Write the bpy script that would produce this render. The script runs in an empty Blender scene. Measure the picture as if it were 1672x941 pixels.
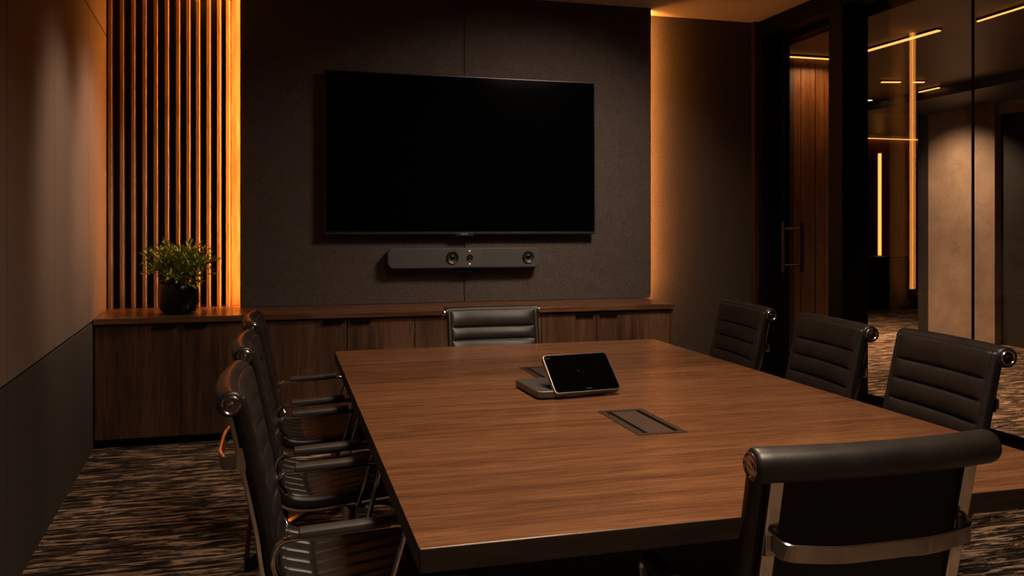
import bpy, bmesh, math, random
from mathutils import Vector, Matrix
random.seed(7)
PI = math.pi
SC = bpy.context.scene
COL = SC.collection

# ------------------------------------------------------------------ helpers
def V(*a): return Vector(a)

def smooth_path(pts, per=6):
    """Catmull-Rom through the given points."""
    P = [Vector(p) for p in pts]
    out = []
    for i in range(len(P) - 1):
        p0 = P[max(i - 1, 0)]; p1 = P[i]; p2 = P[i + 1]; p3 = P[min(i + 2, len(P) - 1)]
        for k in range(per):
            t = k / per
            out.append(0.5 * ((2 * p1) + (p2 - p0) * t + (2 * p0 - 5 * p1 + 4 * p2 - p3) * t * t + (3 * p1 - p0 - 3 * p2 + p3) * t ** 3))
    out.append(P[-1].copy())
    return out

def fillet(pts, r, n=6):
    """Round the inner corners of a polyline."""
    P = [Vector(p) for p in pts]
    out = [P[0]]
    for i in range(1, len(P) - 1):
        a, b, c = P[i - 1], P[i], P[i + 1]
        d1 = (a - b).normalized(); d2 = (c - b).normalized()
        k = min(r, (a - b).length * .48, (c - b).length * .48)
        s, e = b + d1 * k, b + d2 * k
        for j in range(n + 1):
            t = j / n
            out.append((1 - t) ** 2 * s + 2 * t * (1 - t) * b + t * t * e)
    out.append(P[-1])
    return out

def resample(pts, step):
    out = [pts[0].copy()]
    acc = 0.0
    for a, b in zip(pts, pts[1:]):
        L = (b - a).length
        d = step - acc
        while d <= L:
            out.append(a.lerp(b, d / L)); d += step
        acc = (acc + L) % step
    if (out[-1] - pts[-1]).length > 1e-5: out.append(pts[-1].copy())
    return out

class MB:
    """Collects shapes; build() links them as one mesh object."""
    def __init__(self): self.v = []; self.f = []; self.m = []
    def add(self, vs, fs, mi=0):
        o = len(self.v)
        self.v += [tuple(p) for p in vs]
        for f in fs: self.f.append([i + o for i in f]); self.m.append(mi)
        return self
    def box(self, x0, x1, y0, y1, z0, z1, mi=0, mat=None):
        vs = [V(x, y, z) for z in (z0, z1) for y in (y0, y1) for x in (x0, x1)]
        if mat is not None: vs = [mat @ p for p in vs]
        return self.add(vs, [(0, 2, 3, 1), (4, 5, 7, 6), (0, 1, 5, 4), (2, 6, 7, 3), (0, 4, 6, 2), (1, 3, 7, 5)], mi)
    def prism(self, poly, h0, h1, axis='z', mi=0, mat=None):
        n = len(poly)
        def p(a, b, h): return {'z': V(a, b, h), 'y': V(a, h, b), 'x': V(h, a, b)}[axis]
        vs = [p(a, b, h0) for a, b in poly] + [p(a, b, h1) for a, b in poly]
        if mat is not None: vs = [mat @ q for q in vs]
        fs = [tuple(range(n - 1, -1, -1)), tuple(range(n, 2 * n))] + [(i, (i + 1) % n, n + (i + 1) % n, n + i) for i in range(n)]
        return self.add(vs, fs, mi)
    def tube(self, pts, r, n=10, sect=None, side=None, caps=True, mi=0):
        """Sweep a circle of radius r (number or list), or the section sect [(a, b)], along pts."""
        P = [Vector(p) for p in pts]
        T = [((P[min(i + 1, len(P) - 1)] - P[max(i - 1, 0)]).normalized()) for i in range(len(P))]
        if side is None:
            up = V(0, 0, 1) if abs(T[0].z) < .9 else V(1, 0, 0)
            s = T[0].cross(up).normalized()
        rings = []
        for i, (p, t) in enumerate(zip(P, T)):
            if side is not None:
                s = (Vector(side) - t * Vector(side).dot(t)).normalized()
            else:
                s = (s - t * s.dot(t)).normalized()
            b = s.cross(t)
            if sect: ring = [p + s * x + b * y for x, y in sect]
            else:
                rr = r[i] if isinstance(r, (list, tuple)) else r
                ring = [p + s * (rr * math.cos(2 * PI * k / n)) + b * (rr * math.sin(2 * PI * k / n)) for k in range(n)]
            rings.append(ring)
        n = len(rings[0])
        vs = [q for ring in rings for q in ring]; fs = []
        for i in range(len(rings) - 1):
            for k in range(n):
                fs.append((i * n + k, i * n + (k + 1) % n, (i + 1) * n + (k + 1) % n, (i + 1) * n + k))
        if caps:
            fs.append(tuple(range(n - 1, -1, -1))); fs.append(tuple((len(rings) - 1) * n + k for k in range(n)))
        return self.add(vs, fs, mi)
    def lathe(self, prof, n=28, mat=None, mi=0):
        """Profile [(r, h)] about z."""
        vs = []; fs = []
        for r, h in prof:
            for k in range(n):
                p = V(r * math.cos(2 * PI * k / n), r * math.sin(2 * PI * k / n), h)
                vs.append(mat @ p if mat is not None else p)
        for i in range(len(prof) - 1):
            for k in range(n):
                fs.append((i * n + k, i * n + (k + 1) % n, (i + 1) * n + (k + 1) % n, (i + 1) * n + k))
        if prof[0][0] > 1e-6: fs.append(tuple(range(n - 1, -1, -1)))
        if prof[-1][0] > 1e-6: fs.append(tuple((len(prof) - 1) * n + k for k in range(n)))
        return self.add(vs, fs, mi)
    def build(self, name, mats, parent=None, bevel=0, seg=2, ang=35, subs=0):
        me = bpy.data.meshes.new(name)
        me.from_pydata(self.v, [], self.f)
        bm = bmesh.new(); bm.from_mesh(me)
        bmesh.ops.remove_doubles(bm, verts=bm.verts, dist=1e-6)
        bmesh.ops.recalc_face_normals(bm, faces=bm.faces)
        bm.to_mesh(me); bm.free()
        if not isinstance(mats, (list, tuple)): mats = [mats]
        for m in mats: me.materials.append(m)
        if len(mats) > 1 and len(me.polygons) == len(self.m):
            me.polygons.foreach_set('material_index', self.m)
        me.shade_smooth()
        me.set_sharp_from_angle(angle=math.radians(ang))
        o = bpy.data.objects.new(name, me); COL.objects.link(o)
        if parent: o.parent = parent
        if bevel:
            b = o.modifiers.new('edge', 'BEVEL'); b.width = bevel; b.segments = seg; b.limit_method = 'ANGLE'
            b.angle_limit = math.radians(40); b.harden_normals = True
        return o

def thing(name, label, cat, loc=(0, 0, 0), rz=0, group=None):
    o = bpy.data.objects.new(name, None); COL.objects.link(o)
    o.empty_display_size = .1
    o.location = loc; o.rotation_euler = (0, 0, rz)
    o['label'] = label; o['category'] = cat
    if group: o['group'] = group
    return o

def tag(o, label, cat, group=None):
    o['label'] = label; o['category'] = cat
    if group: o['group'] = group
    return o

def struct(o, label=None, cat=None):
    o['kind'] = 'structure'
    if label: o['label'] = label
    if cat: o['category'] = cat
    return o

def sroot(name, label, cat, loc=(0, 0, 0), rz=0):
    o = thing(name, label, cat, loc, rz); o['kind'] = 'structure'; return o

def rrect(w, h, r, n=6, cx=0, cy=0):
    out = []
    for sx, sy, a0 in ((1, 1, 0), (-1, 1, 90), (-1, -1, 180), (1, -1, 270)):
        for k in range(n + 1):
            a = math.radians(a0 + 90 * k / n)
            out.append((cx + sx * (w / 2 - r) + r * math.cos(a), cy + sy * (h / 2 - r) + r * math.sin(a)))
    return out

# ------------------------------------------------------------------ materials
def new_mat(name):
    m = bpy.data.materials.new(name); m.use_nodes = True
    nt = m.node_tree; nt.nodes.clear()
    out = nt.nodes.new('ShaderNodeOutputMaterial')
    b = nt.nodes.new('ShaderNodeBsdfPrincipled')
    nt.links.new(b.outputs[0], out.inputs[0])
    return m, nt, b

def N(nt, typ, **kw):
    n = nt.nodes.new(typ)
    for k, v in kw.items():
        if k in n.inputs: n.inputs[k].default_value = v
        else: setattr(n, k, v)
    return n

def ramp(nt, fac, stops):
    r = nt.nodes.new('ShaderNodeValToRGB')
    while len(r.color_ramp.elements) < len(stops): r.color_ramp.elements.new(.5)
    for e, (p, c) in zip(r.color_ramp.elements, stops): e.position = p; e.color = (*c, 1)
    nt.links.new(fac, r.inputs[0]); return r.outputs[0]

def coords(nt, scale, kind='Object'):
    tc = nt.nodes.new('ShaderNodeTexCoord'); mp = nt.nodes.new('ShaderNodeMapping')
    mp.inputs['Scale'].default_value = scale
    nt.links.new(tc.outputs[kind], mp.inputs[0]); return mp.outputs[0]

def noise(nt, vec, scale, detail=4, rough=.55, dist=0):
    n = N(nt, 'ShaderNodeTexNoise', Scale=scale, Detail=detail, Roughness=rough, Distortion=dist)
    nt.links.new(vec, n.inputs['Vector']); return n.outputs['Fac']

def bump(nt, b, h, strength, dist=.002):
    n = N(nt, 'ShaderNodeBump', Strength=strength, Distance=dist)
    nt.links.new(h, n.inputs['Height']); nt.links.new(n.outputs[0], b.inputs['Normal'])

def mixc(nt, fac, a, b, mode='MIX'):
    m = nt.nodes.new('ShaderNodeMix'); m.data_type = 'RGBA'; m.blend_type = mode
    for sock, v in ((m.inputs[0], fac), (m.inputs[6], a), (m.inputs[7], b)):
        if hasattr(v, 'links'): nt.links.new(v, sock)
        else: sock.default_value = v if not isinstance(v, tuple) else (*v, 1)
    return m.outputs[2]

def plain(name, col, rough=.5, metal=0, spec=.5, coat=0, grain=0, gscale=300):
    m, nt, b = new_mat(name)
    b.inputs['Base Color'].default_value = (*col, 1); b.inputs['Roughness'].default_value = rough
    b.inputs['Metallic'].default_value = metal; b.inputs['Specular IOR Level'].default_value = spec
    b.inputs['Coat Weight'].default_value = coat
    if grain:
        bump(nt, b, noise(nt, coords(nt, (1, 1, 1)), gscale, 3), grain, .001)
    return m

def wood(name, axis, cols, rough=.35, strip=None, strip_axis=1, gs=1.0, bw=.35):
    """Veneer with the grain along axis (0 x, 1 y, 2 z)."""
    m, nt, b = new_mat(name)
    s1 = [30 * gs] * 3; s1[axis] = 2.0 * gs
    s2 = [170 * gs] * 3; s2[axis] = 7 * gs
    s3 = [5 * gs] * 3; s3[axis] = .35 * gs
    big = noise(nt, coords(nt, s3), 1, 3, .5, .6)
    mid = noise(nt, coords(nt, s1), 1, 6, .65, .8)
    fine = noise(nt, coords(nt, s2), 1, 4, .6, .2)
    add = N(nt, 'ShaderNodeMath', operation='MULTIPLY_ADD'); nt.links.new(big, add.inputs[0]); add.inputs[1].default_value = bw
    nt.links.new(mid, add.inputs[2])
    sub = N(nt, 'ShaderNodeMath', operation='SUBTRACT'); nt.links.new(add.outputs[0], sub.inputs[0]); sub.inputs[1].default_value = bw / 2
    c = ramp(nt, sub.outputs[0], [(.3, cols[0]), (.5, cols[1]), (.7, cols[2])])
    fr = ramp(nt, fine, [(.36, (.50, .46, .44)), (.52, (1, 1, 1))])
    c = mixc(nt, .85, c, fr, 'MULTIPLY')
    if strip:
        tc = nt.nodes.new('ShaderNodeTexCoord'); sp = nt.nodes.new('ShaderNodeSeparateXYZ')
        nt.links.new(tc.outputs['Object'], sp.inputs[0])
        d = N(nt, 'ShaderNodeMath', operation='DIVIDE'); nt.links.new(sp.outputs[strip_axis], d.inputs[0]); d.inputs[1].default_value = strip
        fl = N(nt, 'ShaderNodeMath', operation='FLOOR'); nt.links.new(d.outputs[0], fl.inputs[0])
        wn = N(nt, 'ShaderNodeTexWhiteNoise', noise_dimensions='1D'); nt.links.new(fl.outputs[0], wn.inputs['W'])
        cr = ramp(nt, wn.outputs['Value'], [(0, (.82, .8, .78)), (1, (1.1, 1.1, 1.1))])
        c = mixc(nt, 1.0, c, cr, 'MULTIPLY')
        fc = N(nt, 'ShaderNodeMath', operation='FRACT'); nt.links.new(d.outputs[0], fc.inputs[0])
        ls = N(nt, 'ShaderNodeMath', operation='LESS_THAN'); nt.links.new(fc.outputs[0], ls.inputs[0]); ls.inputs[1].default_value = .006
        c = mixc(nt, ls.outputs[0], c, tuple(x * .55 for x in cols[0]))
    nt.links.new(c, b.inputs['Base Color'])
    rr = N(nt, 'ShaderNodeMapRange'); nt.links.new(fine, rr.inputs[0])
    rr.inputs[3].default_value = rough + .08; rr.inputs[4].default_value = rough - .06
    nt.links.new(rr.outputs[0], b.inputs['Roughness'])
    bump(nt, b, fine, .12, .001)
    return m

def fabric(name, c0, c1, scale=260, rough=.9, bstr=.5, streak=(1, 1, 1)):
    m, nt, b = new_mat(name)
    v = coords(nt, streak)
    f = noise(nt, v, scale, 3, .6); g = noise(nt, v, 9, 4, .6)
    h = N(nt, 'ShaderNodeMath', operation='MULTIPLY_ADD'); nt.links.new(g, h.inputs[0]); h.inputs[1].default_value = .14; nt.links.new(f, h.inputs[2])
    s = N(nt, 'ShaderNodeMath', operation='SUBTRACT'); nt.links.new(h.outputs[0], s.inputs[0]); s.inputs[1].default_value = .07
    nt.links.new(ramp(nt, s.outputs[0], [(.32, c0), (.68, c1)]), b.inputs['Base Color'])
    b.inputs['Roughness'].default_value = rough; b.inputs['Specular IOR Level'].default_value = .25
    bump(nt, b, f, bstr, .0015)
    return m

def emit(name, col, strength):
    m = bpy.data.materials.new(name); m.use_nodes = True; nt = m.node_tree; nt.nodes.clear()
    o = nt.nodes.new('ShaderNodeOutputMaterial'); e = nt.nodes.new('ShaderNodeEmission')
    e.inputs[0].default_value = (*col, 1); e.inputs[1].default_value = strength
    nt.links.new(e.outputs[0], o.inputs[0]); return m

def glass_mat(name, tint):
    m = bpy.data.materials.new(name); m.use_nodes = True; nt = m.node_tree; nt.nodes.clear()
    o = nt.nodes.new('ShaderNodeOutputMaterial'); mx = nt.nodes.new('ShaderNodeMixShader')
    t = nt.nodes.new('ShaderNodeBsdfTransparent'); t.inputs[0].default_value = (*tint, 1)
    g = nt.nodes.new('ShaderNodeBsdfGlossy'); g.inputs['Roughness'].default_value = 0.0
    lw = N(nt, 'ShaderNodeLayerWeight', Blend=.5)
    pw = N(nt, 'ShaderNodeMath', operation='POWER'); nt.links.new(lw.outputs['Facing'], pw.inputs[0]); pw.inputs[1].default_value = 5
    ma = N(nt, 'ShaderNodeMath', operation='MULTIPLY_ADD'); nt.links.new(pw.outputs[0], ma.inputs[0]); ma.inputs[1].default_value = .955; ma.inputs[2].default_value = .045
    nt.links.new(ma.outputs[0], mx.inputs[0]); nt.links.new(t.outputs[0], mx.inputs[1]); nt.links.new(g.outputs[0], mx.inputs[2])
    nt.links.new(mx.outputs[0], o.inputs[0]); return m

def carpet():
    m, nt, b = new_mat('streaked_carpet')
    a = noise(nt, coords(nt, (4.4, 38, 1)), 1, 5, .66, .9)
    c2 = noise(nt, coords(nt, (9, 85, 1)), 1, 3, .5, .3)
    big = noise(nt, coords(nt, (1.1, 3.2, 1)), 1, 3, .55)
    dash = ramp(nt, a, [(.53, (0, 0, 0)), (.56, (1, 1, 1))])
    dash2 = ramp(nt, c2, [(.53, (0, 0, 0)), (.58, (1, 1, 1))])
    base = ramp(nt, big, [(.35, (.012, .009, .0075)), (.65, (.028, .020, .015))])
    tan = ramp(nt, big, [(.3, (.33, .222, .142)), (.7, (.64, .445, .295))])
    c = mixc(nt, dash, base, tan)
    mid = N(nt, 'ShaderNodeMath', operation='MULTIPLY'); nt.links.new(dash2, mid.inputs[0]); mid.inputs[1].default_value = .55
    c = mixc(nt, mid.outputs[0], c, (.19, .132, .09))
    nt.links.new(c, b.inputs['Base Color'])
    b.inputs['Roughness'].default_value = .95; b.inputs['Specular IOR Level'].default_value = .1
    bump(nt, b, a, .5, .004)
    return m

def concrete():
    m, nt, b = new_mat('concrete')
    v = coords(nt, (1, 1, 1))
    a = noise(nt, v, 2.2, 8, .6, .4); f = noise(nt, v, 40, 4)
    vo = N(nt, 'ShaderNodeTexVoronoi', feature='DISTANCE_TO_EDGE', Scale=3.2)
    wv = N(nt, 'ShaderNodeTexNoise', Scale=3.0, Detail=5.0); nt.links.new(v, wv.inputs['Vector'])
    nt.links.new(mixc(nt, .35, v, wv.outputs['Color']), vo.inputs['Vector'])
    c = ramp(nt, a, [(.3, (.17, .122, .088)), (.7, (.30, .22, .162))])
    cr = ramp(nt, vo.outputs['Distance'], [(0, (.72, .7, .68)), (.018, (1, 1, 1))])
    c = mixc(nt, .6, c, cr, 'MULTIPLY')
    nt.links.new(c, b.inputs['Base Color']); b.inputs['Roughness'].default_value = .7
    bump(nt, b, f, .25, .003)
    return m

def leather(name, col, rough=.42):
    m, nt, b = new_mat(name)
    v = coords(nt, (1, 1, 1))
    vo = N(nt, 'ShaderNodeTexVoronoi', Scale=420.0); nt.links.new(v, vo.inputs['Vector'])
    l = noise(nt, v, 14, 4, .6)
    c = ramp(nt, l, [(.3, tuple(x * .8 for x in col)), (.7, tuple(x * 1.2 for x in col))])
    nt.links.new(c, b.inputs['Base Color'])
    rr = N(nt, 'ShaderNodeMapRange'); nt.links.new(l, rr.inputs[0]); rr.inputs[3].default_value = rough - .06; rr.inputs[4].default_value = rough + .08
    nt.links.new(rr.outputs[0], b.inputs['Roughness'])
    bump(nt, b, vo.outputs['Distance'], .12, .0006)
    return m

LED = (1.0, .335, .055)
WARM = (1.0, .76, .56)
M = dict(
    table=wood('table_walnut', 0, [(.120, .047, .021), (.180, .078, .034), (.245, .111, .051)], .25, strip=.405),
    walnut_shaded=wood('shaded_table_walnut', 0, [(.009, .0045, .0025), (.015, .0072, .0038), (.024, .012, .0063)], .45),  # table walnut darkened: shade on the edge faces is put into its colour
    cab=wood('cabinet_walnut', 2, [(.040, .018, .0095), (.080, .037, .0185), (.128, .061, .031)], .45, bw=1.1),
    top=wood('worktop_walnut', 0, [(.07, .030, .014), (.13, .058, .027), (.19, .09, .043)], .28),
    batten=wood('batten_oak', 2, [(.17, .09, .048), (.25, .135, .073), (.33, .18, .10)], .45),
    hallwood=wood('hall_wood', 2, [(.060, .026, .010), (.11, .049, .019), (.16, .074, .030)], .35),
    reveal=wood('reveal_oak', 2, [(.11, .056, .03), (.19, .10, .054), (.27, .145, .08)], .45),
    backing=plain('dark_backing', (.02, .014, .011), .7, grain=.2),
    panel=fabric('acoustic_felt', (.036, .0275, .025), (.100, .0765, .070), 210, .92, .9),
    sidepanel=fabric('grey_brown_wallcloth', (.150, .104, .078), (.205, .145, .110), 230, .75, .35),
    lowpanel=fabric('charcoal_wallcloth', (.044, .036, .031), (.066, .053, .046), 230, .75, .35),
    wall=fabric('dark_plaster', (.045, .034, .027), (.065, .050, .040), 60, .8, .2),
    ceil=plain('ceiling_paint', (.70, .56, .45), .85, grain=.1, gscale=80),
    hceil=plain('hall_ceiling', (.085, .048, .026), .42, grain=.05),
    hwall=plain('hall_dark_wall', (.020, .018, .017), .45, grain=.1),
    carpet=carpet(), concrete=concrete(),
    frame=plain('black_anodised_metal', (.0028, .0026, .0025), .5, 0, .12),
    matte=plain('matte_black', (.0025, .0023, .0022), .95, 0, 0),
    bronze=plain('bronze_trim', (.16, .075, .035), .4, .8),
    glass=glass_mat('clear_glass', (.90, .88, .86)),
    leather=leather('black_leather', (.0118, .0088, .0074), .40),
    padleather=leather('arm_pad_leather', (.034, .027, .023), .42),
    cloth=plain('black_back_cloth', (.008, .007, .007), .8, grain=.3, gscale=900),
    chrome=plain('polished_chrome', (.62, .575, .54), .12, 1.0),
    chromedark=plain('dark_chrome', (.50, .45, .42), .2, 1.0),
    rubber=plain('black_plastic', (.012, .012, .012), .5),
    screen=plain('screen_glass', (.0010, .0010, .0011), .15, 0, .012),
    bezel=plain('black_bezel', (.010, .010, .010), .35),
    bargrey=plain('charcoal_grille', (.047, .047, .048), .55, grain=.5, gscale=1500),
    barmid=plain('grey_brown_plate', (.068, .061, .058), .5),
    lens=plain('lens_glass', (.003, .003, .004), .08, 0, .35),
    lensring=plain('lens_ring', (.050, .047, .046), .38, 1.0),
    alu=plain('grey_aluminium', (.12, .106, .098), .4, .6),
    rim=plain('champagne_rim', (.30, .26, .235), .35, 1.0),
    hatch=plain('bronze_lid', (.105, .070, .050), .38, .55),
    hatchf=plain('bronze_frame', (.060, .042, .032), .42, .5),
    slot=plain('black_brush', (.003, .003, .003), .9),
    pot=plain('black_glaze', (.004, .004, .0045), .2, 0, .35),
    soil=plain('soil', (.02, .013, .009), .95, grain=1, gscale=90),
    stem=plain('plant_stem', (.07, .085, .025), .55),
    led=emit('amber_led', LED, 85), ledr=emit('amber_led_right', (1, .36, .075), 420), led_added=emit('amber_added_glow', LED, 13),
    ledcove=emit('amber_cove_led', LED, 30),
    hled=emit('hall_line_light', (1, .38, .09), 2.6),
    hledv=emit('mirrored_vertical_light', (1, .36, .07), 2.6),
    hdown=emit('hall_downlight', (1, .60, .28), 3),
    ind=emit('white_indicator', (1, .93, .85), 1.1),
    faint=emit('faint_icon', (1, .9, .8), .06),
)
def leafmat():
    m, nt, b = new_mat('leaf')
    l = noise(nt, coords(nt, (1, 1, 1)), 16, 2)
    nt.links.new(ramp(nt, l, [(.3, (.06, .12, .016)), (.5, (.20, .27, .03)), (.68, (.46, .42, .06))]), b.inputs['Base Color'])  # amber light falling on the leaves is put into the yellow tones
    b.inputs['Roughness'].default_value = .42
    b.inputs['Transmission Weight'].default_value = 0
    b.inputs['Subsurface Weight'].default_value = 0
    return m
M['leaf'] = leafmat()

# ------------------------------------------------------------------ room shell
CEIL = 2.94
HCEIL = 2.75
def lwx(y): return -1.045 - (y - 5.243) * .064      # the left wall runs slightly out of square

b = MB(); b.box(-2.2, 14.5, -2.4, 13.2, -.12, 0)
struct(b.build('floor', M['carpet']))
b = MB(); b.box(-2.2, 3.87, -2.4, 6.25, CEIL, CEIL + .12)
struct(b.build('ceiling', M['ceil']))
b = MB(); b.box(-2.2, 4.0, 6.05, 6.25, 0, CEIL)
struct(b.build('wall_back', M['wall']))
b = MB(); b.box(-2.2, 4.0, -2.55, -2.4, 0, CEIL)
struct(b.build('wall_front', M['wall']))

# left wall: a dark core and cloth panels with open joints
ys = [6.05, 5.204, 4.179, 3.305, 2.43, 1.555, .68, -.195, -1.07, -2.4]
zs = [0, .747, 2.535, CEIL]
wl = sroot('wall_left', 'grey brown cloth panelled wall with thin open joints', 'wall')
b = MB(); b.prism([(lwx(6.05) - .012, 6.05), (lwx(6.05) - .2, 6.05), (lwx(-2.4) - .2, -2.4), (lwx(-2.4) - .012, -2.4)], 0, CEIL)
b.build('wall_core', M['backing'], wl)
g = .0042
for ya, yb in zip(ys, ys[1:]):
    for k, (za, zb) in enumerate(zip(zs, zs[1:])):
        b = MB()
        y1, y0 = ya - g, yb + g
        b.prism([(lwx(y1) - .011, y1), (lwx(y0) - .011, y0), (lwx(y0), y0), (lwx(y1), y1)], za + (g * 1.6 if k else 0), zb - (g * 1.6 if k < 2 else 0))
        b.build('cloth_panel', M['sidepanel' if k else 'lowpanel'], wl, bevel=.0015, seg=1)

# projecting felt panel behind the television, two halves on a backing frame, light strips tucked behind both edges
PX0, PX1, PM = -.262, 2.680, 1.2475
fp = sroot('wall_feature', 'dark felt clad panel behind the television, lit amber from both edges', 'wall panel')
for x0, x1 in ((PX0, PM - .002), (PM + .002, PX1)):
    b = MB(); b.box(x0, x1, 5.85, 5.885, .766, CEIL - .001); b.build('felt_panel', M['panel'], fp, bevel=.003)
b = MB(); b.box(PX0 + .045, PX1 - .03, 5.885, 6.05, .766, CEIL - .001); b.build('backing_frame', M['backing'], fp)
b = MB(); b.box(PX0 + .026, PX0 + .045, 5.890, 5.930, .775, CEIL - .01); b.build('light_strip', M['led'], fp)
b = MB(); b.box(PX1 - .018, PX1 - .005, 5.889, 5.899, .775, CEIL - .01); b.build('light_strip', M['ledr'], fp)
b = MB(); b.box(PX1 - .004, PX1 - .0005, 5.8851, 5.902, .767, CEIL - .002); b.build('added_led_shield', M['panel'], fp)  # added unseen lip, keeps the bright strip out of the glass reflection
b = MB(); b.box(PX1 - .0295, PX1 - .026, 5.945, 5.985, .775, CEIL - .01); b.build('added_glow_strip', M['led_added'], fp)  # added glowing strip, makes the amber line mirrored in the glass

# bronze corner strip at the end of the back wall
b = MB(); b.box(3.645, 3.69, 6.005, 6.05, 0, CEIL - .001); struct(b.build('trim_1', M['bronze'], bevel=.002))

# vertical batten screen left of the felt panel
sl = thing('batten_screen', 'screen of vertical wood battens glowing amber, left of the television wall', 'wall panelling', (0, 0, .766))
b = MB(); b.box(-1.094, -.217, 6.035, 6.05, 0, 2.172); b.build('backing_board', M['backing'], sl)
for c in (-1.066, -.996, -.928, -.860, -.792, -.724, -.656, -.592, -.532, -.466, -.400, -.343):
    b = MB(); b.prism([(c - .014, 5.962), (c + .005, 5.962), (c + .012, 5.969), (c + .012, 6.035), (c - .014, 6.035)], 0, 2.172)
    b.build('batten', M['batten'], sl, ang=20)
b = MB(); b.box(-.3265, -.2185, 6.015, 6.035, 0, 2.172); b.build('reveal_board', M['reveal'], sl)
b = MB(); b.box(-.62, -.27, 5.93, 5.948, 2.155, 2.172); b.build('light_strip', M['ledcove'], sl)

# ------------------------------------------------------------------ glass front with door
GX = 3.885
b = MB(); b.box(3.69, 3.92, -2.4, 6.05, 2.81, CEIL - .001); struct(b.build('lintel', M['frame'], bevel=.002))
b = MB(); b.box(3.69, 3.92, 5.955, 6.05, 0, 2.81); struct(b.build('jamb_1', M['frame'], bevel=.003))
b = MB(); b.box(3.69, 3.745, 4.965, 5.115, 0, 2.81); b.box(3.745, 3.92, 4.995, 5.115, 0, 2.81); struct(b.build('jamb_2', M['frame'], bevel=.004))
b = MB(); b.box(3.69, 3.92, -2.4, 4.965, 0, .145); struct(b.build('sill', M['matte'], bevel=.004))
dr = sroot('door_1', 'tall black framed glass door with a long pull handle', 'door', (3.87, 5.95, 0))
b = MB()
b.box(-.022, .022, -.055, -.002, .01, 2.80); b.box(-.022, .022, -.83, -.762, .01, 2.80)
b.box(-.022, .022, -.762, -.055, 2.765, 2.80); b.box(-.022, .022, -.762, -.055, .01, .21)
b.build('door_frame', M['frame'], dr, bevel=.003)
b = MB(); b.box(-.006, .006, -.765, -.052, .205, 2.77); b.build('glass_pane', M['glass'], dr)
hd = MB()
for xx in (-.085, .085):
    hd.tube([(xx, -.135, .94), (xx, -.135, 1.335)], .014, 12)
for zz in (.995, 1.28):
    hd.tube([(-.085, -.135, zz), (.085, -.135, zz)], .009, 10)
hd.build('pull_handle', M['rubber'], dr)
edges = [4.965, 4.04, 2.92, 1.84, .76, -.32, -1.4, -2.4]
for i, (a, c) in enumerate(zip(edges, edges[1:])):
    w = sroot('window_%d' % (i + 1), 'frameless clear glass pane of the meeting room front', 'window', (GX, (a + c) / 2, 0))
    hh = (a - c) / 2
    b = MB(); b.box(-.006, .006, -hh + .004, hh - .004, .13, 2.82); b.build('glass_pane', M['glass'], w)
    if i < 6:
        b = MB(); b.box(-.007, .007, -hh - .004, -hh + .004, .145, 2.81); b.build('black_joint', M['frame'], w)

# ------------------------------------------------------------------ hall beyond the glass
b = MB(); b.box(3.92, 14.5, -2.4, 13.2, HCEIL, HCEIL + .12); struct(b.build('ceiling_hall', M['hceil']))
b = MB(); b.box(3.92, 4.197, 6.285, 6.45, 0, HCEIL); struct(b.build('wall_hall_return', M['hwall']))
b = MB(); b.box(4.197, 4.62, 6.30, 6.45, 0, HCEIL)
for x0, x1 in ((4.2, 4.262), (4.268, 4.35), (4.353, 4.40), (4.41, 4.492), (4.497, 4.535), (4.54, 4.62)): b.box(x0, x1, 6.290, 6.30, .09, HCEIL - .06)
struct(b.build('wall_hall_wood', M['hallwood']))
b = MB(); b.box(7.55, 8.15, 7.55, 8.54, 0, HCEIL); struct(b.build('column_concrete', M['concrete'], bevel=.006))
b = MB(); b.box(7.56, 8.1, 8.54, 8.72, 0, HCEIL); struct(b.build('jamb_hall', M['hwall']))
b = MB(); b.box(7.64, 7.8, -2.4, 7.55, 0, HCEIL - .22); struct(b.build('wall_hall_dark', M['hwall']))
b = MB(); b.box(7.60, 7.8, -2.4, 7.55, HCEIL - .22, HCEIL); struct(b.build('beam_hall', M['concrete']))
b = MB(); b.box(5.0, 14.5, 11.75, 11.95, 0, HCEIL); struct(b.build('wall_hall_far', M['hallwood']))
b = MB(); b.box(14.3, 14.5, -2.4, 11.75, 0, HCEIL); struct(b.build('wall_hall_side', M['hwall']))
b = MB(); b.box(3.87, 14.5, -2.55, -2.4, 0, HCEIL); struct(b.build('wall_hall_front', M['hwall']))
b = MB(); b.box(4.47, 4.62, 6.45, 11.95, 0, HCEIL); struct(b.build('wall_hall_inner', M['hwall']))
# dark dropped beam across the hall ceiling
b = MB(); b.box(6.6, 7.55, -2.4, 8.54, HCEIL - .10, HCEIL); struct(b.build('beam_dropped', M['hwall'], bevel=.004))

def line_light(name, label, pts, w=.018, mat='hled'):
    t = thing(name, label, 'ceiling light', (pts[0][0], pts[0][1], HCEIL - .02))
    (x0, y0), (x1, y1) = pts
    dx, dy = x1 - x0, y1 - y0
    L = math.hypot(dx, dy); a = math.atan2(dy, dx)
    R = Matrix.Rotation(a, 4, 'Z')
    b = MB(); b.box(0, L, -w - .004, w + .004, .006, .02, mat=R); b.build('housing', M['frame'], t)
    b = MB(); b.box(.004, L - .004, -w, w, -.002, .0065, mat=R); b.build('diffuser', M[mat], t)
    return t
line_light('ceiling_line_light', 'long glowing amber ceiling line behind the glass, running along the hall', [(4.635, 5.13), (4.60, 6.20)])
line_light('ceiling_line_light', 'glowing amber ceiling line along the top of the wood wall behind the door', [(3.90, 6.262), (4.60, 6.262)], .012)
line_light('ceiling_line_light', 'dim amber ceiling line in the top right corner beyond the last glass joint', [(4.66, 4.2), (4.69, 4.84)], .007)
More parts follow.
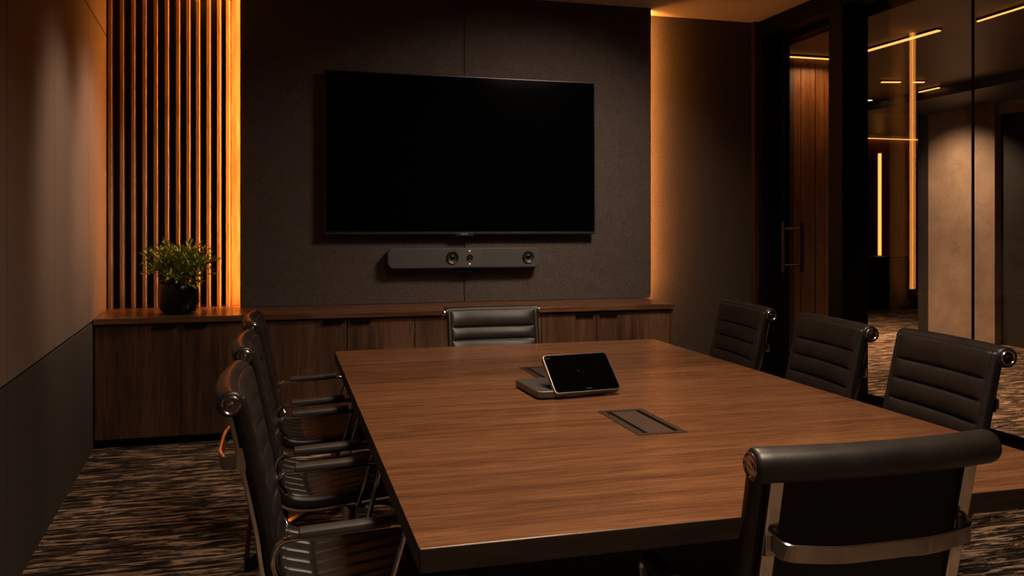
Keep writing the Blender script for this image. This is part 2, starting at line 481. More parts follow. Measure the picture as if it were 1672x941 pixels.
for x0, x1, wh in ((5.43, 5.58, 'nearest the black mullion'), (5.74, 5.93, 'in the middle of the row of three'), (6.05, 6.16, 'beside the dark beam')):
    line_light('ceiling_bar_light', 'short bright ceiling bar light beyond the glass, ' + wh, [(x0, 7.2 - (x0 - 5.43) * .25), (x1, 7.2 - (x1 - 5.43) * .25)], .018)
line_light('ceiling_bar_light', 'short slanted ceiling bar light above the concrete column', [(6.55, 7.25), (6.56, 7.55)], .012)
def downlight(label, x, y, r=.045, z=HCEIL):
    t = thing('downlight', label, 'ceiling light', (x, y, z - .012))
    b = MB(); b.lathe([(r, .004), (r * 1.35, .002), (r * 1.35, .012)], 20); b.build('trim_ring', M['frame'], t)
    b = MB(); b.lathe([(r, .003), (r, .010)], 20); b.build('diffuser', M['hdown'], t)
downlight('round downlight in the hall ceiling, lower than the bar lights', 6.67 - .2, 8.25, .05)
downlight('round downlight near the top of the right-hand glass pane', 7.2, 6.3, .03, HCEIL - .10)
# far wall ceiling wash
line_light('ceiling_line_light', 'thin amber ceiling line along the far end wall of the hall', [(8.6, 11.70), (10.4, 11.70)], .02)

fs = thing('mirrored_batten_screen', 'small batten screen with an amber light line, standing in for a glass reflection far down the hall', 'wall panelling', (8.75, 11.75, .83))  # solid stand-in for the room's battens mirrored in the glass
b = MB(); b.box(0, .72, -.03, -.002, 0, 1.66); b.build('backing_board', M['backing'], fs)
for k in range(8):
    b = MB(); b.box(.02 + k * .075, .055 + k * .075, -.075, -.03, 0, 1.66); b.build('batten', M['batten'], fs)
b = MB(); b.box(.635, .665, -.075, -.03, 0, 1.66); b.build('light_strip', M['hledv'], fs)
hc = thing('mirrored_cabinet', 'low black cabinet standing in for a glass reflection, under the far batten screen', 'cabinet', (9.05, 11.42, 0))  # solid stand-in for the sideboard mirrored in the glass
b = MB(); b.box(-.75, .72, -.27, .30, .06, .80); b.build('carcass', M['hwall'], hc, bevel=.004)
b = MB(); b.box(-.77, .74, -.29, .31, .80, .83); b.build('cabinet_top', M['frame'], hc, bevel=.004)
for k in range(3):
    b = MB(); b.box(-.74 + k * .488, -.74 + k * .488 + .478, -.288, -.27, .08, .79); b.build('door', M['frame'], hc, bevel=.003)
b = MB(); b.box(-.72, .69, -.22, .28, 0, .06); b.build('plinth', M['frame'], hc)

# ------------------------------------------------------------------ sideboard: four cabinets and one worktop
WY0 = 5.36
def YX(px):                                  # x of a door joint on the cabinet front
    t = (px - 836) / 1380; A = math.radians(15.27)
    zc = WY0 / (-t * math.sin(A) + math.cos(A)); return (t * math.cos(A) + math.sin(A)) * zc
J = [-1.046] + [-.577, -.114, .416, .82, 1.245, 1.66, 2.075] + [2.598]
J = [J[0]] + [round(YX(p), 3) for p in (295, 428, 567, 677, 783, 884, 974)] + [J[-1]]
labs = ['walnut cabinet against the left wall, under the potted plant', 'walnut cabinet second from the left wall, behind the row of chairs',
        'walnut cabinet straight below the television, mostly behind the far chair', 'walnut cabinet at the right end of the sideboard, by the glowing strip']
for i in range(4):
    x0, xm, x1 = J[2 * i], J[2 * i + 1], J[2 * i + 2]
    c = thing('cabinet', labs[i], 'cabinet', ((x0 + x1) / 2, WY0, 0), 0, 'walnut sideboard cabinets')
    o = (x0 + x1) / 2
    b = MB(); b.box(x0 - o + .001, x1 - o - .001, .02, .60, .06, .729); b.build('carcass', M['cab'], c)
    b = MB(); b.box(x0 - o + .001, x1 - o - .001, .06, .58, 0, .06); b.build('plinth', M['frame'], c)
    for a, d, s in ((x0, xm, 1), (xm, x1, -1)):
        q = MB(); q.box(a - o + .002, d - o - .002, 0, .019, .058, .722)
        dd = q.build('door', M['cab'], c, bevel=.0015, seg=1)
        hx = (d - o - .022) if s > 0 else (a - o + .022)
        q = MB(); h0, h1 = sorted((hx, hx - s * .125)); q.box(h0, h1, -.016, 0, .709, .722); q.box(h0, h1, -.016, -.012, .700, .709)
        q.build('handle', M['frame'], dd)
b = MB(); b.box(2.600, 2.618, WY0 + .0, 5.96, 0, .729); e = b.build('end_panel', M['cab'], bevel=.002)
tag(e, 'narrow walnut end panel closing the right end of the sideboard', 'panel')
b = MB(); b.prism([(-1.048, WY0 - .022), (2.628, WY0 - .022), (2.628, 6.045), (-1.093, 6.045)], .730, .765)
tag(b.build('worktop', M['top'], bevel=.003), 'long walnut worktop over the sideboard cabinets', 'worktop')

# ------------------------------------------------------------------ television and video bar
tv = thing('flat_screen_tv', 'large black flat television switched off on the felt wall panel', 'television', (1.2415, 5.85, 1.244))
TW, TH = 1.926, 1.106
b = MB(); b.box(-TW / 2, TW / 2, -.075, -.045, 0, TH); b.build('housing', M['bezel'], tv, bevel=.004)
b = MB(); b.box(-TW / 2 + .009, TW / 2 - .009, -.0765, -.0752, .022, TH - .009); b.build('display', M['screen'], tv)
b = MB(); b.box(-TW / 2 + .004, TW / 2 - .004, -.079, -.0752, .003, .016); b.build('lower_trim', M['alu'], tv, bevel=.001).data.materials[0] = plain('dark_trim', (.035, .033, .032), .35, .5)
b = MB(); b.box(-.075, .055, -.081, -.0755, -.010, .012); b.build('logo_tab', M['bezel'], tv, bevel=.002)
q = MB()
for k, x in enumerate((-.034, -.024, -.014, -.004, .006)):
    q.box(x, x + .0065, -.0822, -.0812, -.0005, .0065)
q.build('logo', plain('logo_grey', (.30, .28, .26), .4), tv)
b = MB(); b.box(-.45, .45, -.045, -.001, .28, .82); b.box(-.70, -.5, -.047, -.03, .12, .9); b.box(.5, .7, -.047, -.03, .12, .9); b.build('wall_bracket', M['frame'], tv, bevel=.004)

vb = thing('video_bar', 'charcoal video conference bar mounted below the television', 'video bar', (1.2375, 5.85, 1.08))
BW, BH = 1.086, .142
b = MB(); b.prism(rrect(BW, BH, .045), -.095, -.020, 'y'); b.build('housing', M['bargrey'], vb, bevel=.006, seg=3)
b = MB(); b.prism(rrect(BW - .012, BH - .014, .040), -.0975, -.0955, 'y'); b.build('grille', M['bargrey'], vb)
arc = [(.125 - .018 * math.cos(a) , .056 * math.sin(a)) for a in [math.radians(d) for d in range(80, -81, -16)]]
b = MB(); b.prism([(-.07, -.062), (-.07, .062), (.125, .062)] + [(.106 + .012 * (z / .056) ** 2, z) for z in (.04, .02, 0, -.02, -.04)] + [(.125, -.062)], -.0995, -.0977, 'y'); b.build('centre_plate', M['barmid'], vb)
def lens(x, z, r, name):
    R = Matrix.Translation((x, -.0975, z)) @ Matrix.Rotation(PI / 2, 4, 'X')
    q = MB(); q.lathe([(r * .82, 0), (r * .86, .008), (r, .010), (r * 1.04, .006), (r * 1.04, 0)], 32, R)
    o = q.build(name, M['lensring'], vb)
    q = MB(); q.lathe([(r * .84, 0), (r * .82, .007), (r * .55, .0015), (r * .50, .004), (r * .44, .004)], 32, R); q.build('lens_cone', M['rubber'], o)
    q = MB(); q.lathe([(r * .46, .0025), (r * .36, .006), (r * .2, .0082), (0, .009)], 28, R); q.build('lens_glass', M['lens'], o)
lens(-.094, .004, .041, 'camera_lens'); lens(.452, .004, .040, 'camera_lens'); lens(.028, .004, .021, 'camera_lens')
for z in (.050, -.040):
    q = MB(); q.lathe([(.0048, 0), (.0040, .0035), (0, .004)], 14, Matrix.Translation((.028, -.0985, z)) @ Matrix.Rotation(PI / 2, 4, 'X')); q.build('indicator', M['ind'], vb)
for x, z in ((-.442, .0), (-.440, -.012), (.122, .003)):
    q = MB(); q.lathe([(.0035, 0), (0, .002)], 10, Matrix.Translation((x, -.0975, z)) @ Matrix.Rotation(PI / 2, 4, 'X'))
    q.build('microphone_hole', M['lensring'], vb)
b = MB(); b.box(-.065, .075, -.075, -.001, -.098, -.071); b.build('wall_mount', M['frame'], vb, bevel=.003)

# ------------------------------------------------------------------ potted plant on the worktop
pp = thing('potted_plant', 'bushy small-leaved green plant in a round black glazed pot', 'plant', (-.605, 5.54, .765))
b = MB(); b.lathe([(.080, 0), (.092, .006), (.112, .035), (.121, .075), (.122, .115), (.119, .150), (.113, .178), (.108, .186), (.102, .184), (.103, .160), (.100, .15)], 40)
b.build('pot', M['pot'], pp)
b = MB(); b.lathe([(0, .158), (.103, .158)], 28); b.build('soil', M['soil'], pp)
st = MB(); lf = MB()
rn = random.Random(5)
def leaf(p, d, L, w, up):
    d = d.normalized(); s = d.cross(up)
    if s.length < .05: s = d.cross(V(1, 0, 0))
    s.normalize(); n = s.cross(d).normalized()
    vs = []; fs = []
    for t, ww, bend in ((0, .10, 0), (.25, .8, .01), (.5, 1, 0), (.78, .62, -.05), (1, .03, -.14)):
        c = p + d * (L * t) + n * (L * bend)
        vs += [c - s * (w * ww) + n * (w * .35 * ww), c, c + s * (w * ww) + n * (w * .35 * ww)]
    for i in range(4):
        for j in (0, 1): fs.append((i * 3 + j, i * 3 + j + 1, i * 3 + j + 4, i * 3 + j + 3))
    lf.add(vs, fs)
for i in range(105):
    a = rn.uniform(0, 2 * PI); tilt = abs(rn.gauss(0, 1)) * .52 + .05
    tilt = min(tilt, 1.32)
    L = rn.uniform(.17, .275) * (1.0 if tilt < .9 else .85)
    base = V(math.cos(a) * rn.uniform(0, .06), math.sin(a) * rn.uniform(0, .06), .165)
    dirv = V(math.cos(a) * math.sin(tilt), math.sin(a) * math.sin(tilt), math.cos(tilt))
    mid = base + dirv * L * .55 + V(0, 0, .02)
    end = base + dirv * L + V(math.cos(a) * .02, math.sin(a) * .02, -.02 * tilt)
    pts = smooth_path([base, mid, end], 5)
    st.tube(pts, [.0022 * (1 - .6 * k / (len(pts) - 1)) for k in range(len(pts))], 5)
    for k in range(3, len(pts)):
        for j in range(rn.choice((1, 2, 2))):
            az = rn.uniform(0, 2 * PI)
            td = (pts[k] - pts[k - 1]).normalized()
            sd = Vector((math.cos(az), math.sin(az), rn.uniform(-.1, .7)))
            LL = rn.uniform(.028, .052)
            leaf(pts[k], td * .7 + sd * .8, LL, LL * rn.uniform(.10, .18), V(0, 0, 1))
    leaf(pts[-1], (pts[-1] - pts[-2]), rn.uniform(.035, .06), .007, V(0, 0, 1))
for i in range(26):
    a = rn.uniform(0, 2 * PI); r = rn.uniform(.05, .115)
    p = V(math.cos(a) * r, math.sin(a) * r, rn.uniform(.17, .22))
    leaf(p, V(math.cos(a), math.sin(a), rn.uniform(-.5, .5)), rn.uniform(.045, .07), rn.uniform(.012, .018), V(0, 0, 1))
st.build('stem', M['stem'], pp)
lf.build('foliage', M['leaf'], pp)

# ------------------------------------------------------------------ conference table
TX0, TX1, TY0, TY1 = .232, 1.79, 1.457, 3.872
TZ = .74
ct = thing('conference_table', 'large walnut conference table filling the middle of the room', 'table', (1.01, 2.6645, 0))
tx, ty = (TX1 - TX0) / 2, (TY1 - TY0) / 2
b = MB()
holes = [(-.085, .055, -.57, -.268), (-.098, .062, .258, .562)]
# tabletop as a slab with two rectangular openings for the cable hatches
xs = sorted({-tx, tx} | {h[i] for h in holes for i in (0, 1)}); yy = sorted({-ty, ty} | {h[i] for h in holes for i in (2, 3)})
def inhole(x, y): return any(h[0] < x < h[1] and h[2] < y < h[3] for h in holes)
for zt, flip in ((TZ, 0), (TZ - .045, 1)):
    for xa, xb in zip(xs, xs[1:]):
        for ya, yb in zip(yy, yy[1:]):
            if inhole((xa + xb) / 2, (ya + yb) / 2): continue
            k = .0
            b.add([V(xa, ya, zt), V(xb, ya, zt), V(xb, yb, zt), V(xa, yb, zt)], [(0, 1, 2, 3)])
for h in holes:
    pts = [(h[0], h[2]), (h[1], h[2]), (h[1], h[3]), (h[0], h[3])]
    for (xa, ya), (xb, yb) in zip(pts, pts[1:] + pts[:1]):
        b.add([V(xa, ya, TZ), V(xb, yb, TZ), V(xb, yb, TZ - .045), V(xa, ya, TZ - .045)], [(0, 1, 2, 3)])
# outer edge
def xspan(lst, lo, hi): return [v for v in lst if lo - 1e-9 <= v <= hi + 1e-9]
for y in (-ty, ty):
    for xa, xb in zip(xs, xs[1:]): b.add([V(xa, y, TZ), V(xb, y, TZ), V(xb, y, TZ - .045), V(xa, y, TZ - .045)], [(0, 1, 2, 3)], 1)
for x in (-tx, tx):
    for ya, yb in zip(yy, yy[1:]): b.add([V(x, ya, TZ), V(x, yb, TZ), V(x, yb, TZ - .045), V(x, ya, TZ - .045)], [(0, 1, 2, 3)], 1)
b.build('tabletop', [M['table'], M['walnut_shaded']], ct, bevel=.0035, seg=2)
# apron ring (open in the middle so the hatches keep their wells)
b = MB()
b.box(-tx + .16, tx - .16, -ty + .16, -ty + .20, TZ - .075, TZ - .045); b.box(-tx + .16, tx - .16, ty - .20, ty - .16, TZ - .075, TZ - .045)
b.box(-tx + .16, -tx + .20, -ty + .20, ty - .20, TZ - .075, TZ - .045); b.box(tx - .20, tx - .16, -ty + .20, ty - .20, TZ - .075, TZ - .045)
b.build('apron', M['frame'], ct)
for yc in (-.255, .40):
    b = MB(); b.box(-.435, .36, yc - .05, yc + .05, 0, TZ - .046); b.build('pedestal', M['walnut_shaded'], ct, bevel=.003)
b = MB(); b.box(-.06, .02, -.205, .35, .35, .50); b.build('stretcher', M['frame'], ct)
for h in holes:
    x0, x1, y0, y1 = h
    b = MB()
    w = .016
    b.box(x0 - .002, x1 + .002, y0 - .002, y0 + w, TZ - .01, TZ + .0015); b.box(x0 - .002, x1 + .002, y1 - w, y1 + .002, TZ - .01, TZ + .0015)
    b.box(x0 - .002, x0 + w, y0 + w, y1 - w, TZ - .01, TZ + .0015); b.box(x1 - w, x1 + .002, y0 + w, y1 - w, TZ - .01, TZ + .0015)
    ch = b.build('cable_hatch', M['hatchf'], ct)
    b = MB(); b.box(x0 + .034, x1 - .028, y0 + w + .002, y1 - w - .002, TZ - .008, TZ + .0008); b.build('lid', M['hatch'], ch, bevel=.001, seg=1)
    b = MB(); b.box(x0 + w, x0 + .034, y0 + w, y1 - w, TZ - .02, TZ - .006); b.build('cable_slot', M['slot'], ch)
    b = MB(); b.box(x1 - .028, x1 - w, y0 + w, y1 - w, TZ - .02, TZ - .006); b.build('cable_slot', M['slot'], ch)

# ------------------------------------------------------------------ touch controller on the table
tc = thing('touch_controller', 'black tilted touch screen controller on a flat grey base on the table', 'touch controller', (.965, 2.66, TZ + .0016), math.radians(6))
b = MB()
b.prism([(-.172, -.030), (-.155, -.042), (-.050, -.052), (.085, -.04), (.085, .19), (-.148, .20), (-.160, .19)], .003, .026)
b.build('base', M['alu'], tc, bevel=.005, seg=3)
b = MB(); b.prism([(-.15, -.03), (.07, -.03), (.07, .18), (-.14, .18)], -.0012, .004); b.build('base_pad', M['rubber'], tc)
TL = math.radians(47)     # screen tilted back from upright
RM = Matrix.Translation((0, -.058, .016)) @ Matrix.Rotation(-TL, 4, 'X')
SW, SH = .240, .158
def plate(w, h, r, y0, y1, cz): return [RM, rrect(w, h, r, 8, 0, cz), y0, y1]
q = MB(); q.prism(rrect(SW, SH, .014, 8, 0, SH / 2), -.004, .012, 'y', mat=RM); sc = q.build('screen_case', M['rim'], tc, bevel=.002)
q = MB(); q.prism(rrect(SW - .008, SH - .008, .011, 8, 0, SH / 2), -.0052, -.0035, 'y', mat=RM); q.build('display', M['screen'], sc)
q = MB(); q.prism(rrect(SW - .02, SH - .02, .011, 8, 0, SH / 2), .012, .022, 'y', mat=RM); q.build('rear_cover', M['rubber'], sc, bevel=.003)
for x, z, w, h in ((-.115, .141, .022, .002), (-.006, .006 + .004, .005, .004), (.002, .010, .004, .004), (.008, .010, .004, .004), (-.012, .083, .003, .003), (.004, .076, .002, .002)):
    q = MB(); q.box(x, x + w, -.0058, -.0053, z, z + h, mat=RM); q.build('screen_icon', M['faint'], sc)
b = MB(); b.prism([(-.02, .026), (.13, .026), (.125, .09)], -.06, .06, 'x', mat=Matrix.Translation((0, -.0, 0))); b.build('hinge_stand', M['rubber'], tc, bevel=.003)

# ------------------------------------------------------------------ meeting chairs
ROLL_Y, ROLL_Z, ROLL_R = -.335, .898, .030
def bow(x): return -.020 * (1 - min(1, (x / .25)) ** 2 if x >= 0 else 1 - min(1, (-x / .25)) ** 2)
sling = smooth_path([V(0, -.318, .912), V(0, -.308, .875), V(0, -.294, .81), V(0, -.277, .73), V(0, -.260, .65), V(0, -.247, .58), V(0, -.239, .52), V(0, -.226, .468),
                     V(0, -.194, .434), V(0, -.130, .424), V(0, -.05, .429), V(0, .06, .440), V(0, .15, .447), V(0, .205, .444), V(0, .238, .425), V(0, .252, .395)], 10)
sling = resample(sling, .0045)
SPLIT = next(i for i, p in enumerate(sling) if p.z < .462)
XS = [-.240, -.2395, -.236, -.230, -.224, -.219, -.214, -.205, -.18, -.14, -.09, -.045, 0]
XS = XS + [-x for x in XS[-2::-1]]
def pad(path, grooves, half_t, XS=XS, xg=None):
    mb = MB(); n = len(XS); fr = []; rr = []
    s = 0; S = [0]
    for a, c in zip(path, path[1:]): s += (c - a).length; S.append(s)
    gr = [-1e9] + grooves + [1e9]
    for i, p in enumerate(path):
        t = (path[min(i + 1, len(path) - 1)] - path[max(i - 1, 0)]).normalized()
        nrm = V(0, -t.z, t.y)      # towards the sitter (forward on the back, up on the seat)
        if nrm.y < 0 and abs(t.z) > .5: nrm = -nrm
        if abs(t.z) <= .5 and nrm.z < 0: nrm = -nrm
        d = min(abs(S[i] - g) for g in grooves) if grooves else 1
        lo = max(g for g in gr if g <= S[i]); hi = min(g for g in gr if g > S[i])
        if lo < -1: lo = 0
        if hi > 1e8: hi = S[-1]
        u = 2 * (S[i] - lo) / max(hi - lo, 1e-6) - 1
        puff = .0085 * (1 - u * u) - .0080 * math.exp(-(d / .0030) ** 2)
        endk = min(1, S[i] / .012 + .5, (S[-1] - S[i]) / .012 + .5)
        for x in XS:
            ax = abs(x)
            e = 1 if ax < .224 else math.sqrt(max(0, 1 - ((ax - .224) / .016) ** 2))
            edge = .25 + .75 * e
            inner = 1 if ax < .19 else max(0, min(1, (.219 - ax) / .029))
            seam = -.003 * math.exp(-((ax - .219) / .003) ** 2)
            if xg:
                dx = min(abs(x - q) for q in xg)
                seam += -.0045 * math.exp(-(dx / .004) ** 2) + .003 * min(1, dx / .03)
            o = V(x, bow(x), 0)
            fr.append(p + o + nrm * ((half_t * edge + puff * inner + seam) * endk))
            rr.append(p + o - nrm * (half_t * edge * endk))
    m = len(path)
    fs = []; mi = []
    for i in range(m - 1):
        for k in range(n - 1):
            fs.append((i * n + k, i * n + k + 1, (i + 1) * n + k + 1, (i + 1) * n + k)); mi.append(0)
            o = m * n
            fs.append((o + i * n + k, o + (i + 1) * n + k, o + (i + 1) * n + k + 1, o + i * n + k + 1))
            mi.append(1 if 0 < k < n - 2 and abs(XS[k]) < .225 and abs(XS[k + 1]) < .225 else 0)
    for i in range(m - 1):
        for k in (0, n - 1): fs.append((i * n + k, (i + 1) * n + k, m * n + (i + 1) * n + k, m * n + i * n + k)); mi.append(0)
    for i in (0, m - 1):
        for k in range(n - 1): fs.append((i * n + k, i * n + k + 1, m * n + i * n + k + 1, m * n + i * n + k)); mi.append(0)
    mb.v = [tuple(v) for v in fr + rr]; mb.f = [list(f) for f in fs]; mb.m = mi
    return mb

def seg_side(path, x, off):
    """The sling path pushed back by off and set at x, for the side rails."""
    out = []
    for i, p in enumerate(path):
        t = (path[min(i + 1, len(path) - 1)] - path[max(i - 1, 0)]).normalized()
        nrm = V(0, -t.z, t.y)
        if nrm.y < 0 and abs(t.z) > .5: nrm = -nrm
        if abs(t.z) <= .5 and nrm.z < 0: nrm = -nrm
        out.append(p + V(x, bow(x), 0) - nrm * off)
    return out

def make_chair(label, group):
    t = thing('meeting_chair', label, 'chair', (0, 0, 0), 0, group)
    lc = [M['leather'], M['cloth']]
    back = sling[:SPLIT + 2]; seat = sling[SPLIT:]
    L1 = (len(back) - 1) * .0045
    g1 = [.085 + .0655 * k for k in range(6) if .085 + .0655 * k < L1 - .02]
    bo = pad(back, g1, .017).build('backrest', lc, t, ang=50)
    L2 = (len(seat) - 1) * .0045
    xg = [-.171, -.103, -.0343, .0343, .103, .171]
    XF = sorted(set(XS) | {round(q + d, 4) for q in xg for d in (-.016, -.008, -.004, 0, .004, .008, .016)})
    pad(seat, [.105], .019, XF, xg).build('seat', lc, t, ang=50)
    # padded roll along the top, gently bowed like the back
    roll = MB()
    xs_ = [-.250, -.2495, -.247, -.240, -.22, -.18, -.12, -.06, 0, .06, .12, .18, .22, .240, .247, .2495, .250]
    rads = [.021, .0255, .0285, ROLL_R, ROLL_R, ROLL_R, ROLL_R, ROLL_R, ROLL_R, ROLL_R, ROLL_R, ROLL_R, ROLL_R, ROLL_R, .0285, .0255, .021]
    roll.tube([(x, ROLL_Y + bow(x), ROLL_Z) for x in xs_], rads, 28, side=(0, 0, 1))
    roll.build('head_roll', M['leather'], t, ang=50)
    for s in (-1, 1):
        R = Matrix.Translation((s * .2495, ROLL_Y, ROLL_Z)) @ Matrix.Rotation(s * PI / 2, 4, 'Y')
        q = MB(); q.lathe([(.0215, -.004), (.0215, .0035), (.0195, .0055), (.0170, .0040), (.0160, .0022), (.0075, .0022), (.0065, .0042), (.004, .0040), (0, .0030)], 28, R)
        q.build('end_cap', M['chromedark'], t)
        rail = seg_side(resample(sling, .014)[2:-3], s * .203, .0245)
        q = MB(); q.tube(rail, 0, sect=[(-.0135, -.004), (-.010, -.0065), (.010, -.0065), (.0135, -.004), (.0135, .004), (.010, .0065), (-.010, .0065), (-.0135, .004)], side=(1, 0, 0))
        q.build('side_rail', M['chrome'], t, ang=30)
    def rail_at(z):
        i = min(range(len(sling)), key=lambda k: abs(sling[k].z - z) + (1 if sling[k].y > -.15 else 0)); return sling[i].y - .0245
    # polished band bowed behind the back, with a mounting block at each rail
    y0 = rail_at(.765)
    band = fillet([(-.203, y0 - .004, .768), (-.196, y0 - .042, .752), (-.1, y0 - .060, .746), (.1, y0 - .060, .746), (.196, y0 - .042, .752), (.203, y0 - .004, .768)], .035, 7)
    q = MB(); q.tube(band, 0, sect=[(-.0155, -.003), (-.0135, -.0052), (.0135, -.0052), (.0155, -.003), (.0155, .003), (.0135, .0052), (-.0135, .0052), (-.0155, .003)], side=(0, 0, 1))
    for s in (-1, 1): q.box(s * .203 - .013, s * .203 + .013, y0 - .016, y0 + .004, .738, .792)
    q.build('back_brace', M['chrome'], t, ang=30)
    y1 = rail_at(.52)
    band = fillet([(-.203, y1 - .004, .535), (-.20, y1 - .042, .51), (.20, y1 - .042, .51), (.203, y1 - .004, .535)], .04, 7)
    q = MB(); q.tube(band, 0, sect=[(-.014, -.004), (.014, -.004), (.014, .004), (-.014, .004)], side=(0, 0, 1))
    q.build('lower_brace', M['frame'], t, ang=30)
    for s in (-1, 1):
        ax = s * .276
        arm = fillet([(s * .224, -.205, .452), (s * .262, -.245, .520), (ax, -.238, .592), (ax, -.10, .598), (ax, .062, .606), (ax - s * .012, .020, .45), (s * .236, .010, .405), (s * .205, .010, .402)], .035, 7)
        q = MB(); q.tube(arm, .0078, 10)
        ao = q.build('armrest', M['chrome'], t, ang=50)
        sect = [(-.019, -.004), (-.021, .004), (-.018, .013), (-.008, .0175), (.008, .0175), (.018, .013), (.021, .004), (.019, -.004)]
        q = MB(); q.tube([(ax, -.188, .600), (ax, -.182, .600), (ax, -.08, .6045), (ax, .012, .609), (ax, .018, .609)], 0, sect=sect, side=(1, 0, 0))
        q.build('arm_pad', M['padleather'], ao, bevel=.003, ang=50)
    q = MB(); q.box(-.20, .20, -.02, .04, .385, .397); q.box(-.09, .09, -.11, .13, .36, .392); q.build('seat_mechanism', M['rubber'], t, bevel=.006)
    q = MB(); q.lathe([(.028, .15), (.028, .25), (.022, .255), (.022, .365)], 20); q.build('column', M['chromedark'], t)
    q = MB(); q.lathe([(.035, .085), (.045, .095), (.045, .150), (.028, .155)], 24); hub = q.build('base_hub', M['chrome'], t)
    for k in range(5):
        a = 2 * PI * k / 5 + .314
        d = V(math.cos(a), math.sin(a), 0)
        q = MB(); q.tube([d * .03 + V(0, 0, .125), d * .16 + V(0, 0, .105), d * .285 + V(0, 0, .080)], 0, sect=[(-.016, -.010), (.016, -.010), (.012, .010), (-.012, .010)], side=(-d.y, d.x, 0))
        lg = q.build('leg', M['chrome'], t, bevel=.003)
        q = MB(); c = d * .285
        q.tube([c + V(0, 0, .075), c + V(0, 0, .045)], .008, 10)
        sd = V(-d.y, d.x, 0)
        for s in (-1, 1): q.tube([c + sd * (s * .008) + V(0, 0, .027), c + sd * (s * .024) + V(0, 0, .027)], .027, 18, side=(0, 0, 1))
        q.build('caster', M['rubber'], lg)
    return t

first = make_chair('black leather chair at the left side, closest to the camera', 'meeting chairs on the left side')
def dup(root, label, group):
    r = root.copy(); COL.objects.link(r); r['label'] = label; r['group'] = group
    for ch in list(root.children):
        c = ch.copy(); COL.objects.link(c); c.parent = r
        for gch in ch.children:
            d = gch.copy(); COL.objects.link(d); d.parent = c
    return r
spots = [
    (.226, 2.240, -90, 0, 'black ribbed chair nearest the front of the left row, largest of that row', 'meeting chairs along the left side of the table'),
    (.226, 2.965, -90, 0, 'black ribbed chair in the middle of the left row', 'meeting chairs along the left side of the table'),
    (.226, 3.706, -90, 0, 'black ribbed chair at the far end of the left row, by the sideboard', 'meeting chairs along the left side of the table'),
    (1.697, 3.443, 84, .024, 'black ribbed chair at the far end of the right row, before the dark wall', 'meeting chairs along the right side of the table'),
    (1.686, 2.800, 84, .024, 'black ribbed chair in the middle of the right row, before the glass door', 'meeting chairs along the right side of the table'),
    (1.675, 2.212, 84, .030, 'black ribbed chair nearest the front of the right row, before the glass pane', 'meeting chairs along the right side of the table'),
    (1.012, 3.755, 180, -.025, 'black ribbed chair alone at the far table end, below the television', 'meeting chairs at the table ends'),
    (.995, 1.585, 0, .005, 'large black chair seen from behind at the near table end, chrome brace across its back', 'meeting chairs at the table ends'),
]
for i, (x, y, a, lift, lab, grp) in enumerate(spots):
    o = first if i == 0 else dup(first, lab, grp)
    o['label'] = lab; o['group'] = grp
    o.location = (x, y, 0); o.scale = (.965, 1, 1); o.rotation_euler = (0, 0, math.radians(a))
    for c in o.children:                     # gas lift: upper parts ride up or down
        if c.name.split('.')[0] not in ('leg', 'base_hub', 'column'): c.location.z = lift
        if c.name.split('.')[0] == 'column': c.location.z = lift * .6

# ------------------------------------------------------------------ lights
def area(name, loc, size, power, col=WARM, rot=(0, 0, 0), spread=180, sy=None):
    l = bpy.data.lights.new(name, 'AREA'); l.energy = power; l.color = col; l.size = size
    if sy: l.shape = 'RECTANGLE'; l.size_y = sy
    l.spread = math.radians(spread)
    o = bpy.data.objects.new(name, l); COL.objects.link(o); o.location = loc; o.rotation_euler = [math.radians(r) for r in rot]; return o
def spot(name, loc, target, power, angle=60, blend=.8, col=WARM, r=.03):
    l = bpy.data.lights.new(name, 'SPOT'); l.energy = power; l.color = col; l.spot_size = math.radians(angle); l.spot_blend = blend; l.shadow_soft_size = r
    o = bpy.data.objects.new(name, l); COL.objects.link(o); o.location = loc
    o.rotation_euler = (Vector(target) - Vector(loc)).to_track_quat('-Z', 'Y').to_euler(); return o
area('ceiling_light_table', (1.0, 2.4, 2.9), .5, 34, WARM, spread=130, sy=1.6)
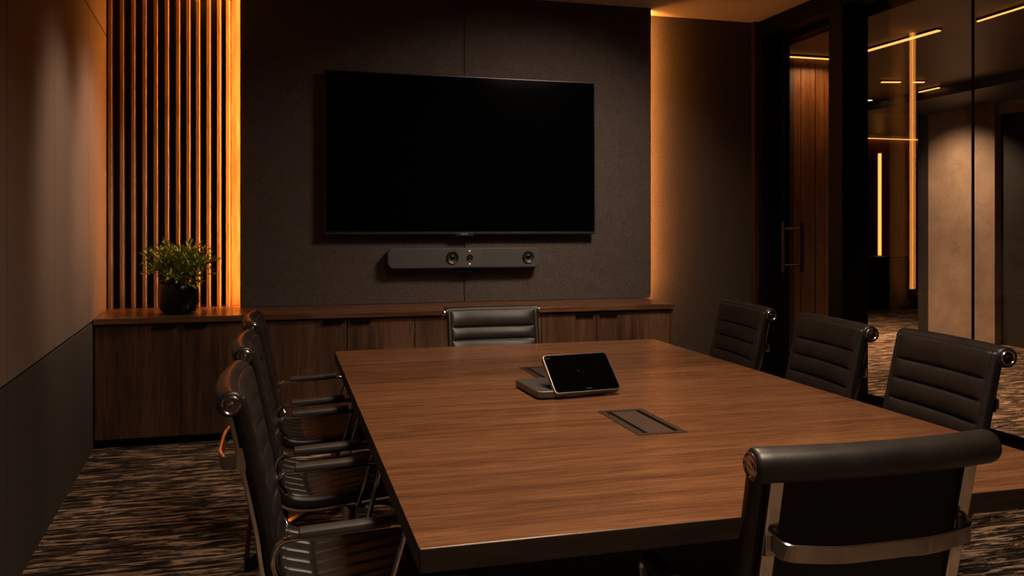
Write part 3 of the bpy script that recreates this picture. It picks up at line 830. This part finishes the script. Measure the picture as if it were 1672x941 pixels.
area('ceiling_light_wall', (2.15, 4.15, 2.9), .6, 36, WARM, rot=(36, 0, 18), spread=105)
area('ceiling_light_front', (.9, .55, 2.9), .5, 31, WARM, spread=120, sy=.5)
spot('wall_washer', (.6, -1.7, 2.9), (.6, -2.4, 1.2), 45, 110, 1.0)  # added lamp, brightens the unseen front wall for the chrome to mirror
spot('wall_washer', (.45, 4.15, 2.92), (-1.0, 4.35, 1.55), 240, 42, 1.0, r=.2)
spot('wall_washer', (.40, 4.85, 2.92), (-1.06, 5.30, 1.60), 320, 46, 1.0, r=.2)
spot('added_chair_spot', (1.0, .9, 2.92), (1.0, 4.04, .88), 340, 15, 1.0, r=.1)  # added lamp, brightens the far chair without lighting the right row
spot('hall_spot', (6.5, 7.9, 2.6), (7.6, 8.05, 1.2), 230, 90, 1.0, col=(1, .64, .38))
area('hall_ceiling_light', (6.0, 8.6, 2.68), .5, 100, (1, .62, .36), spread=95, sy=2.5)
area('hall_ceiling_light', (5.4, 4.6, 2.70), .4, 44, (1, .66, .42), spread=95, sy=2.5)
area('hall_wood_wash', (4.40, 6.10, 2.70), .3, 8, (1, .48, .19), spread=150, sy=.1)

w = bpy.data.worlds.new('World'); SC.world = w; w.use_nodes = True
bg = w.node_tree.nodes['Background']; bg.inputs[0].default_value = (1, .8, .6, 1); bg.inputs[1].default_value = .004

# ------------------------------------------------------------------ camera
cam = bpy.data.cameras.new('camera'); co = bpy.data.objects.new('camera', cam); COL.objects.link(co)
cam.sensor_width = 36; cam.lens = 36 * 1380 / 1672
cam.shift_y = -(470.5 - 370) / 1672
co.location = (0, 0, 1.3); co.rotation_euler = (PI / 2, 0, -math.radians(15.27))
cam.clip_start = .05
SC.camera = co
SC.view_settings.view_transform = 'Standard'; SC.view_settings.look = 'None'
SC.view_settings.exposure = 0; SC.view_settings.gamma = 1; SC.view_settings.use_curve_mapping = False
SC.cycles.use_denoising = True
SC.cycles.max_bounces = 8; SC.cycles.transparent_max_bounces = 16
SC.cycles.sample_clamp_indirect = 4.0
